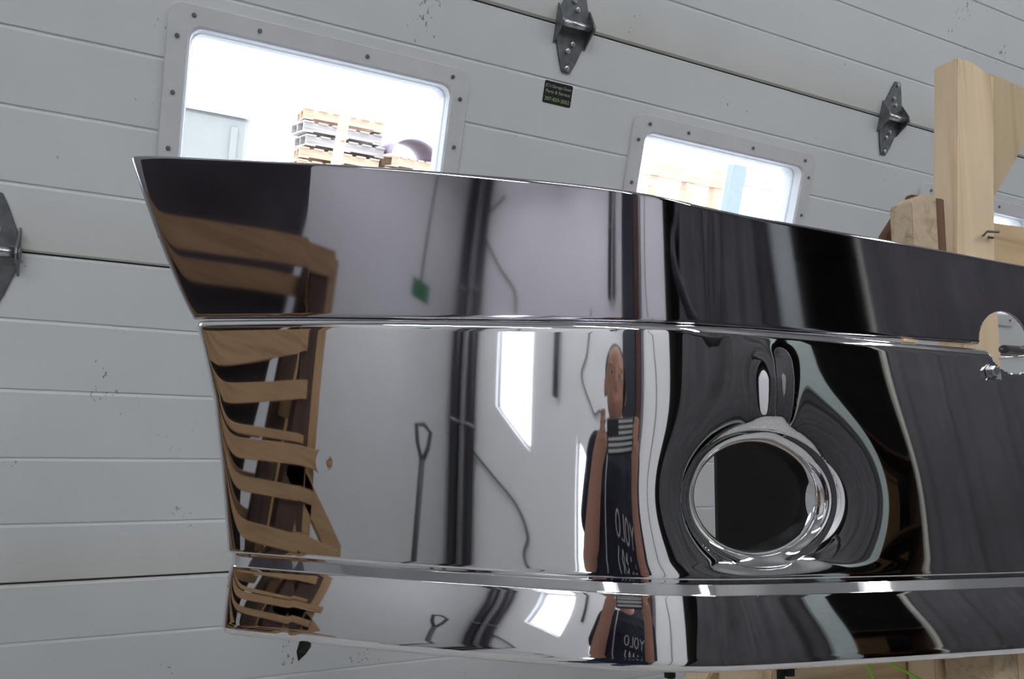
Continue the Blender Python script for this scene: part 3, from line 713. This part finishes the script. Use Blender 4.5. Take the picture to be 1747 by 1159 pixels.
for ya, za, yb, zb, hg in ((0.14, 1.835, 1.33, 1.565, 0.125), (0.22, 1.495, 1.33, 1.03, 0.145), (0.20, 1.275, 1.33, 0.93, 0.075), (0.20, 1.085, 1.33, 0.94, 0.032), (0.13, 0.905, 1.33, 0.79, 0.048), (-0.05, 0.755, 1.33, 0.70, 0.055), (0.15, 0.45, 1.33, 0.45, 0.10), (0.15, 0.15, 1.33, 0.15, 0.10)):
    slat(ya-Y_, za, yb-Y_, zb, hg)
    slat(ya+0.10-Y_, za-0.07, yb-Y_, zb-0.02, hg*0.9, -0.69, -0.665)
slat(0.10-Y_, 1.045, 1.05-Y_, 0.905, 0.068, 0.022, 0.046)
slat(-0.08-Y_, 0.745, 0.27-Y_, 1.00, 0.11, -0.10, 0.0, 'crate', 'corner_brace')
for z in (1.72, 1.18, 0.6):
    box('rung', -0.56, -0.10, -0.13, -0.07, z-0.05, z+0.05, 'crate', crate)
MAT['tarp'] = plain('dark_tarp', (0.055, 0.047, 0.055, 1), 0.8, var=0.4, nscale=2.5)
tp = empty('folded_tarp', (-2.45, 0.78, 0)); tag(tp, 'dark tarp draped on a stack behind the timber crate', 'tarp')
V = []; F = []
for i in range(21):
    for j in range(21):
        u, v = i/20, j/20; V.append((0.05*math.sin(6*u+3*v)+0.03*math.sin(14*v), -0.42+1.05*u-0.10*(1-v), 3.1*(1-v)+0.05*math.sin(9*u)*(1-v)))
for i in range(20):
    for j in range(20): a = i*21+j; F.append((a, a+21, a+22, a+1))
o = obj('tarp_sheet', V, F, 'tarp', tp, smooth=True); md = o.modifiers.new('thickness', 'SOLIDIFY'); md.thickness = 0.01

# scoop shovel standing grip up, green pull tag on a cord
MAT['grip'] = plain('dark_tool_grip', (0.05, 0.05, 0.055, 1), 0.4)
sh = empty('shovel', (-2.3, -1.0, 0)); tag(sh, 'shovel with dark D grip standing upright before the grey wall', 'shovel')
tube('shaft', [(0, 0.05, 0.35), (0, 0, 1.32)], 0.018, 'grip', sh, seg=10)
tube('grip', [(0, 0, 1.30), (0, 0.04, 1.39), (0, 0.055, 1.48), (0, 0, 1.505), (0, -0.055, 1.48), (0, -0.04, 1.39), (0, 0, 1.30)], 0.013, 'grip', sh, seg=8)
V = []; F = []
for i in range(9):
    for j in range(7):
        u, v = i/8-0.5, j/6; V.append((0.05*(1-4*u*u)*(1-v*0.6)-0.02, 0.05+u*0.26*(1-0.25*(1-v)**2), 0.42*v+0.0))
for i in range(8):
    for j in range(6): a = i*7+j; F.append((a, a+7, a+8, a+1))
o = obj('blade', V, F, 'steel', sh, smooth=True); md = o.modifiers.new('thickness', 'SOLIDIFY'); md.thickness = 0.004
MAT['green'] = plain('green_tag', (0.01, 0.16, 0.05, 1), 0.5)
pt = empty('pull_cord', (-2.0, -0.68, 2.16)); tag(pt, 'ceiling pull cord with a green tag', 'cord')
tube('cord', [(0, 0, 0.02), (0, 0.0, RH-2.16)], 0.006, 'hose', pt, seg=6)
box('tag', -0.004, 0.004, -0.065, 0.055, -0.075, 0.035, 'green', pt, 0.002)

# ================================================================== OUTSIDE THE DOOR
MAT['gravel'] = plain('pale_gravel', (0.60, 0.60, 0.60, 1), 0.9, var=0.1, nscale=3)
MAT['pallet'] = wood('weathered_pallet', (0.60, 0.43, 0.31, 1), (0.47, 0.32, 0.21, 1), axis=0)
MAT['pallet_grey'] = wood('grey_pallet', (0.42, 0.38, 0.36, 1), (0.30, 0.27, 0.26, 1), axis=0)
MAT['shed'] = plain('beige_panel', (0.36, 0.355, 0.33, 1), 0.7, var=0.03)
MAT['blue'] = plain('blue_plastic', (0.22, 0.26, 0.42, 1), 0.5)
gr_ = tag(box('ground', -30, 30, RY1+0.1, 50, -0.12, -0.02, 'gravel'), kind='structure')

def copy_tree(o, parent=None):
    c = o.copy(); C.objects.link(c); c.parent = parent
    for ch in list(o.children): copy_tree(ch, c)
    return c
shed = empty('beige_site_box', (-0.30, 5.4, 0)); tag(shed, 'beige site box outside, low in the large left door window', 'storage box')
box('box_body', -0.75, 0.66, -0.4, 0.9, -0.02, 1.86, 'shed', shed, 0.02); box('box_lid', -0.78, 0.69, -0.43, 0.93, 1.86, 1.91, 'gravel', shed, 0.01)
for k in range(4): box('rib', -0.70+k*0.42, -0.66+k*0.42, -0.412, -0.40, 0.1, 1.8, 'shed', shed)
def make_pallet(mat):
    e = empty('pallet')
    for k in range(3): box('stringer', -0.5, 0.5, -0.42+k*0.40, -0.38+k*0.40, 0.018, 0.118, mat, e)
    d = None
    for k in range(6):
        if d is None: d = box('deck_board', -0.5, -0.38, -0.45, 0.45, 0.118, 0.136, mat, e); first = d
        else: o = first.copy(); C.objects.link(o); o.parent = e; o.location = (k*0.176, 0, 0)
    for k in range(3):
        o = first.copy(); C.objects.link(o); o.parent = e; o.location = (k*0.44, 0, -0.118)
    return e
MAT['tote'] = plain('white_tote', (0.85, 0.85, 0.85, 1), 0.6)
def tote(x, y, h, label, wd=0.56):
    e = empty('white_tote', (x, y, -0.02)); tag(e, label, 'tote', 'white totes outside the door')
    box('tote_body', -wd, wd, -0.5, 0.5, 0.0, h-0.05, 'tote', e, 0.03); box('tote_rim', -wd-0.02, wd+0.02, -0.52, 0.52, h-0.05, h, 'tote', e, 0.01); return e
tote(1.84, 10.2, 1.55, 'white tote under the taller pallet stack outside'); tote(2.76, 10.0, 1.62, 'white tote under the low pallet stack outside', 0.28)
p0 = make_pallet('pallet'); p1 = make_pallet('pallet_grey')
words = ['lowest', 'second', 'third', 'fourth', 'fifth', 'sixth', 'top']
first_used = {}
for k in range(7):
    src = p1 if k in (1, 4, 5) else p0
    if src.name in first_used: o = copy_tree(src)
    else: o = src; first_used[src.name] = 1
    o.location = (1.84+0.03*math.sin(k*2.1), 10.2, 1.53+k*0.158); o.rotation_euler = (0, 0, 0.06*math.sin(k*1.7))
    tag(o, '%s wooden pallet of the taller stack outside the left door window' % words[k] if k < 6 else 'orange topmost pallet of the taller stack outside the left window', 'pallet', 'pallets stacked outside')
for k in range(4):
    o = copy_tree(p0 if k % 2 else p1); o.location = (2.72, 10.0, 1.60+k*0.158); o.rotation_euler = (0, 0, 0.1*math.sin(k*2.7)); o.scale = (0.64, 1, 1)
    tag(o, '%s pallet of the short narrow stack at right in the left window' % words[k], 'pallet', 'pallets stacked outside')
MAT['tarp_out'] = plain('mauve_tarp', (0.30, 0.24, 0.30, 1), 0.7)
V = []; F = []
for i in range(13):
    for j in range(7):
        a_ = math.pi*i/12; V.append((2.72+0.30*math.cos(a_), 9.55+0.15*j, 2.235+0.22*math.sin(a_)))
for i in range(12):
    for j in range(6): q = i*7+j; F.append((q, q+7, q+8, q+1))
o = obj('draped_tarp', V, F, 'tarp_out', None, smooth=True); md = o.modifiers.new('thickness', 'SOLIDIFY'); md.thickness = 0.01
tag(o, 'mauve tarp arched over the short pallet stack outside', 'tarp')
pl = prism('leaning_plank', [(1.44, -0.02), (1.56, -0.02), (1.76, 2.55), (1.64, 2.55)], 9.05, 9.10, 'pallet', None, 0.004)
tag(pl, 'long plank leaning in front of the taller pallet stack', 'plank')
# timber trestle and blue steel rack beyond the second window
tr = empty('timber_trestle', (5.1, 7.0, -0.02)); tag(tr, 'orange timber trestle outside the middle door window', 'trestle')
box('beam', -0.50, 0.50, -0.07, 0.07, 2.29, 2.48, 'pallet', tr, 0.006)
for x in (-0.44, 0.05, 0.44): box('leg', x-0.055, x+0.055, -0.055, 0.055, 0, 2.29, 'pallet', tr, 0.004)
rk = empty('blue_rack', (5.0, 6.0, -0.02)); tag(rk, 'blue steel rack with grey beam outside the middle door window', 'rack')
for x in (-0.03, 1.2): box('upright', x-0.08, x+0.08, -0.05, 0.05, 0, 2.42, 'blue', rk, 0.004)
box('beam', 0.06, 1.12, -0.03, 0.03, 2.24, 2.40, 'pallet_grey', rk, 0.004); box('beam', 0.06, 1.12, -0.03, 0.03, 0.9, 1.02, 'pallet_grey', rk, 0.004)

# ================================================================== PHOTOGRAPHER AND PHONE (mirrored in the bumper)
MAT['skin'] = plain('skin', (0.52, 0.27, 0.19, 1), 0.55, var=0.06, nscale=12)
MAT['shirt'] = plain('navy_tshirt', (0.016, 0.018, 0.035, 1), 0.85, var=0.15, nscale=20)
MAT['jeans'] = plain('blue_jeans', (0.05, 0.07, 0.13, 1), 0.85, var=0.2, nscale=40)
MAT['hair'] = plain('dark_hair', (0.015, 0.012, 0.012, 1), 0.6)
MAT['shoe'] = plain('dark_shoe', (0.02, 0.018, 0.016, 1), 0.6)
MAT['print'] = plain('white_shirt_print', (0.6, 0.6, 0.6, 1), 0.7)
MAT['phone_case'] = plain('dark_phone_case', (0.012, 0.012, 0.014, 1), 0.4)
MAT['stripe'] = plain('white_case_stripe', (0.62, 0.62, 0.60, 1), 0.5)
person = empty('person', (-0.135, -0.355, 0)); person.rotation_euler = (0, 0, -math.atan2(0.50, 0.866))
tag(person, 'person in a navy T-shirt holding up a phone, mirrored in the bumper', 'person')
def capsules(L):
    b = bmesh.new()
    for (p, q, r0, r1) in L:
        p, q = Vector(p), Vector(q); d = q-p; ln = d.length
        if ln > 1e-5:
            m = Matrix.Translation((p+q)/2) @ d.to_track_quat('Z', 'Y').to_matrix().to_4x4()
            bmesh.ops.create_cone(b, cap_ends=True, segments=16, radius1=r0, radius2=r1, depth=ln, matrix=m)
        for c, r in ((p, r0), (q, r1)): bmesh.ops.create_icosphere(b, subdivisions=2, radius=r, matrix=Matrix.Translation(c))
    return b
def ball(b, c, rx, ry, rz): bmesh.ops.create_icosphere(b, subdivisions=3, radius=1.0, matrix=Matrix.Translation(c) @ Matrix.Diagonal((rx, ry, rz, 1)))
def fused(name, b, mat, vox, sm=4):
    me = bpy.data.meshes.new(name); b.to_mesh(me); b.free(); me.materials.append(MAT[mat])
    o = bpy.data.objects.new(name, me); C.objects.link(o); o.parent = person
    r = o.modifiers.new('fuse', 'REMESH'); r.mode = 'VOXEL'; r.voxel_size = vox; r.use_smooth_shade = True
    s_ = o.modifiers.new('soften', 'SMOOTH'); s_.factor = 0.5; s_.iterations = sm
    return o
PHZ = 1.365; PY = 0.392
L = [((0, 0, 0.95), (0, 0, 1.30), 0.12, 0.12), ((-0.09, 0, 0.90), (-0.10, 0.01, 0.50), 0.085, 0.056), ((0.09, 0, 0.90), (0.10, 0.01, 0.50), 0.085, 0.056),
     ((-0.10, 0.01, 0.50), (-0.11, -0.02, 0.10), 0.056, 0.040), ((0.10, 0.01, 0.50), (0.11, -0.02, 0.10), 0.056, 0.040),
     ((-0.11, -0.02, 0.07), (-0.12, 0.13, 0.045), 0.042, 0.032), ((0.11, -0.02, 0.07), (0.12, 0.13, 0.045), 0.042, 0.032),
     ((-0.12, 0, 1.36), (0.12, 0, 1.36), 0.075, 0.075), ((0, -0.005, 1.40), (-0.05, 0.015, 1.50), 0.058, 0.052)]
for sx in (-1, 1):
    py = PY if sx > 0 else PY-0.042          # the left hand only pinches the edge beside the lens
    L += [((sx*0.165, 0, 1.385), (sx*0.185, 0.04, 1.12), 0.048, 0.040), ((sx*0.185, 0.04, 1.12), (sx*0.125, py-0.075, 1.315), 0.040, 0.027),
          ((sx*0.125, py-0.075, 1.315), (sx*0.105, py-0.025, PHZ-0.015), 0.028, 0.028)]
    for k, (dz, ln) in enumerate(((0.034, 0.026), (0.014, 0.034), (-0.006, 0.031), (-0.025, 0.022))):   # four fingers curl round the phone edge
        z = PHZ+dz+0.004; ln = ln if sx > 0 else ln*0.5
        L += [((sx*0.106, py-0.02, z), (sx*0.108, py+0.004, z+0.004), 0.0095, 0.0085), ((sx*0.108, py+0.004, z+0.004), (sx*(0.108-ln), py+0.010, z+0.006), 0.0085, 0.0070)]
    L += [((sx*0.100, py-0.04, PHZ-0.03), (sx*0.080, py-0.034, PHZ-0.01), 0.011, 0.010), ((sx*0.080, py-0.034, PHZ-0.01), (sx*0.055, py-0.024, PHZ+0.006), 0.010, 0.0075)]
HX = -0.055     # head leans to one side of the phone
b = capsules(L)
ball(b, (HX, 0.015, 1.60), 0.074, 0.092, 0.098); ball(b, (HX, 0.045, 1.545), 0.056, 0.062, 0.075)          # cranium and jaw
ball(b, (HX, 0.115, 1.565), 0.013, 0.018, 0.022); ball(b, (HX, 0.108, 1.585), 0.010, 0.010, 0.028)          # nose
ball(b, (HX, 0.098, 1.525), 0.024, 0.010, 0.006); ball(b, (HX, 0.097, 1.515), 0.021, 0.010, 0.006)          # lips
for sx in (-1, 1):
    ball(b, (HX+sx*0.076, 0.005, 1.575), 0.009, 0.020, 0.032); ball(b, (HX+sx*0.030, 0.092, 1.615), 0.022, 0.010, 0.006)   # ear, brow
body = fused('body', b, 'skin', 0.0055, 3)
for sx in (-1, 1):
    e_ = bmesh.new(); ball(e_, (HX+sx*0.030, 0.094, 1.592), 0.012, 0.009, 0.008); bm_obj('eye', e_, 'stripe', person, True)
    e_ = bmesh.new(); ball(e_, (HX+sx*0.030, 0.1015, 1.592), 0.005, 0.003, 0.005); bm_obj('pupil', e_, 'hair', person, True)
b = capsules([((0, 0, 0.93), (0, 0, 1.08), 0.135, 0.14), ((0, 0, 1.08), (0, 0, 1.28), 0.14, 0.145), ((-0.125, -0.005, 1.365), (0.125, -0.005, 1.365), 0.088, 0.088), ((-0.06, 0, 1.41), (0.06, 0, 1.41), 0.055, 0.055),
    ((-0.16, 0, 1.385), (-0.180, 0.028, 1.215), 0.064, 0.060), ((0.16, 0, 1.385), (0.180, 0.028, 1.215), 0.064, 0.060), ((-0.07, 0, 0.95), (-0.06, 0, 1.3), 0.125, 0.125), ((0.07, 0, 0.95), (0.06, 0, 1.3), 0.125, 0.125)])
shirt = fused('tshirt', b, 'shirt', 0.008, 3)
b = capsules([((-0.09, 0, 0.93), (-0.10, 0.01, 0.50), 0.105, 0.076), ((0.09, 0, 0.93), (0.10, 0.01, 0.50), 0.105, 0.076), ((-0.10, 0.01, 0.50), (-0.11, -0.02, 0.12), 0.076, 0.066), ((0.10, 0.01, 0.50), (0.11, -0.02, 0.12), 0.076, 0.066), ((-0.06, 0, 0.96), (0.06, 0, 0.96), 0.125, 0.125)])
fused('jeans', b, 'jeans', 0.010, 3)
for sx in (-1, 1):
    b = capsules([((sx*0.11, -0.03, 0.052), (sx*0.12, 0.15, 0.046), 0.050, 0.044), ((sx*0.11, -0.03, 0.052), (sx*0.11, -0.025, 0.10), 0.050, 0.050)])
    fused('shoe', b, 'shoe', 0.008, 3)
b = bmesh.new(); ball(b, (HX, -0.006, 1.618), 0.082, 0.094, 0.094); ball(b, (HX, -0.055, 1.57), 0.068, 0.05, 0.08); ball(b, (HX+0.060, 0.02, 1.605), 0.024, 0.055, 0.065)
fused('hair', b, 'hair', 0.006, 2)
# white lettering strokes on the chest
def stroke(P): tube('print_stroke', [(x, 0.147-0.55*x*x, z) for x, z in P], 0.0030, 'print', shirt, seg=5)
def oval(cx, cz, rx, rz): stroke([(cx+rx*math.cos(2*math.pi*k/14), cz+rz*math.sin(2*math.pi*k/14)) for k in range(15)])
stroke([(0.115, 1.262), (0.100, 1.240), (0.100, 1.212)]); stroke([(0.085, 1.262), (0.100, 1.240)])
oval(0.060, 1.238, 0.014, 0.026); stroke([(0.034, 1.265), (0.034, 1.212), (0.014, 1.212)]); oval(-0.010, 1.238, 0.014, 0.026)
for x in (0.105, 0.075, 0.045, 0.015, -0.012): stroke([(x, 1.190), (x-0.006, 1.165), (x+0.004, 1.140)])
stroke([(0.105, 1.190), (0.075, 1.165)]); stroke([(0.045, 1.190), (0.030, 1.160), (0.015, 1.190)])
stroke([(-0.085, 1.40), (-0.092, 1.30), (-0.090, 1.12)])

phone = empty('phone'); phone.matrix_world = cam.matrix_world.copy()
tag(phone, 'phone in a dark case with a white striped flag design', 'phone')
def ph_box(name, x0, x1, y0, y1, z0, z1, mat, bev=0.0): return box(name, x0, x1, y0, y1, z0, z1, mat, phone, bev)
ph_box('case', -0.018, 0.142, -0.042, 0.036, 0.0060, 0.0165, 'phone_case', 0.003)
for k in range(6):
    y = -0.0365+k*0.0122
    ph_box('stripe', (0.045 if k >= 3 else -0.012), 0.136, y, y+0.0064, 0.0052, 0.0060, 'stripe')
ph_box('screen', -0.013, 0.137, -0.038, 0.032, 0.0165, 0.0170, 'blackplate')
lens = loft('camera_lens', [[(-0.0+r*math.cos(2*math.pi*k/16), 0.0+r*math.sin(2*math.pi*k/16), z) for k in range(16)] for r, z in ((0.0075, 0.0055), (0.0075, 0.0035), (0.0055, 0.003))], 'blackplate', phone, cap=True)
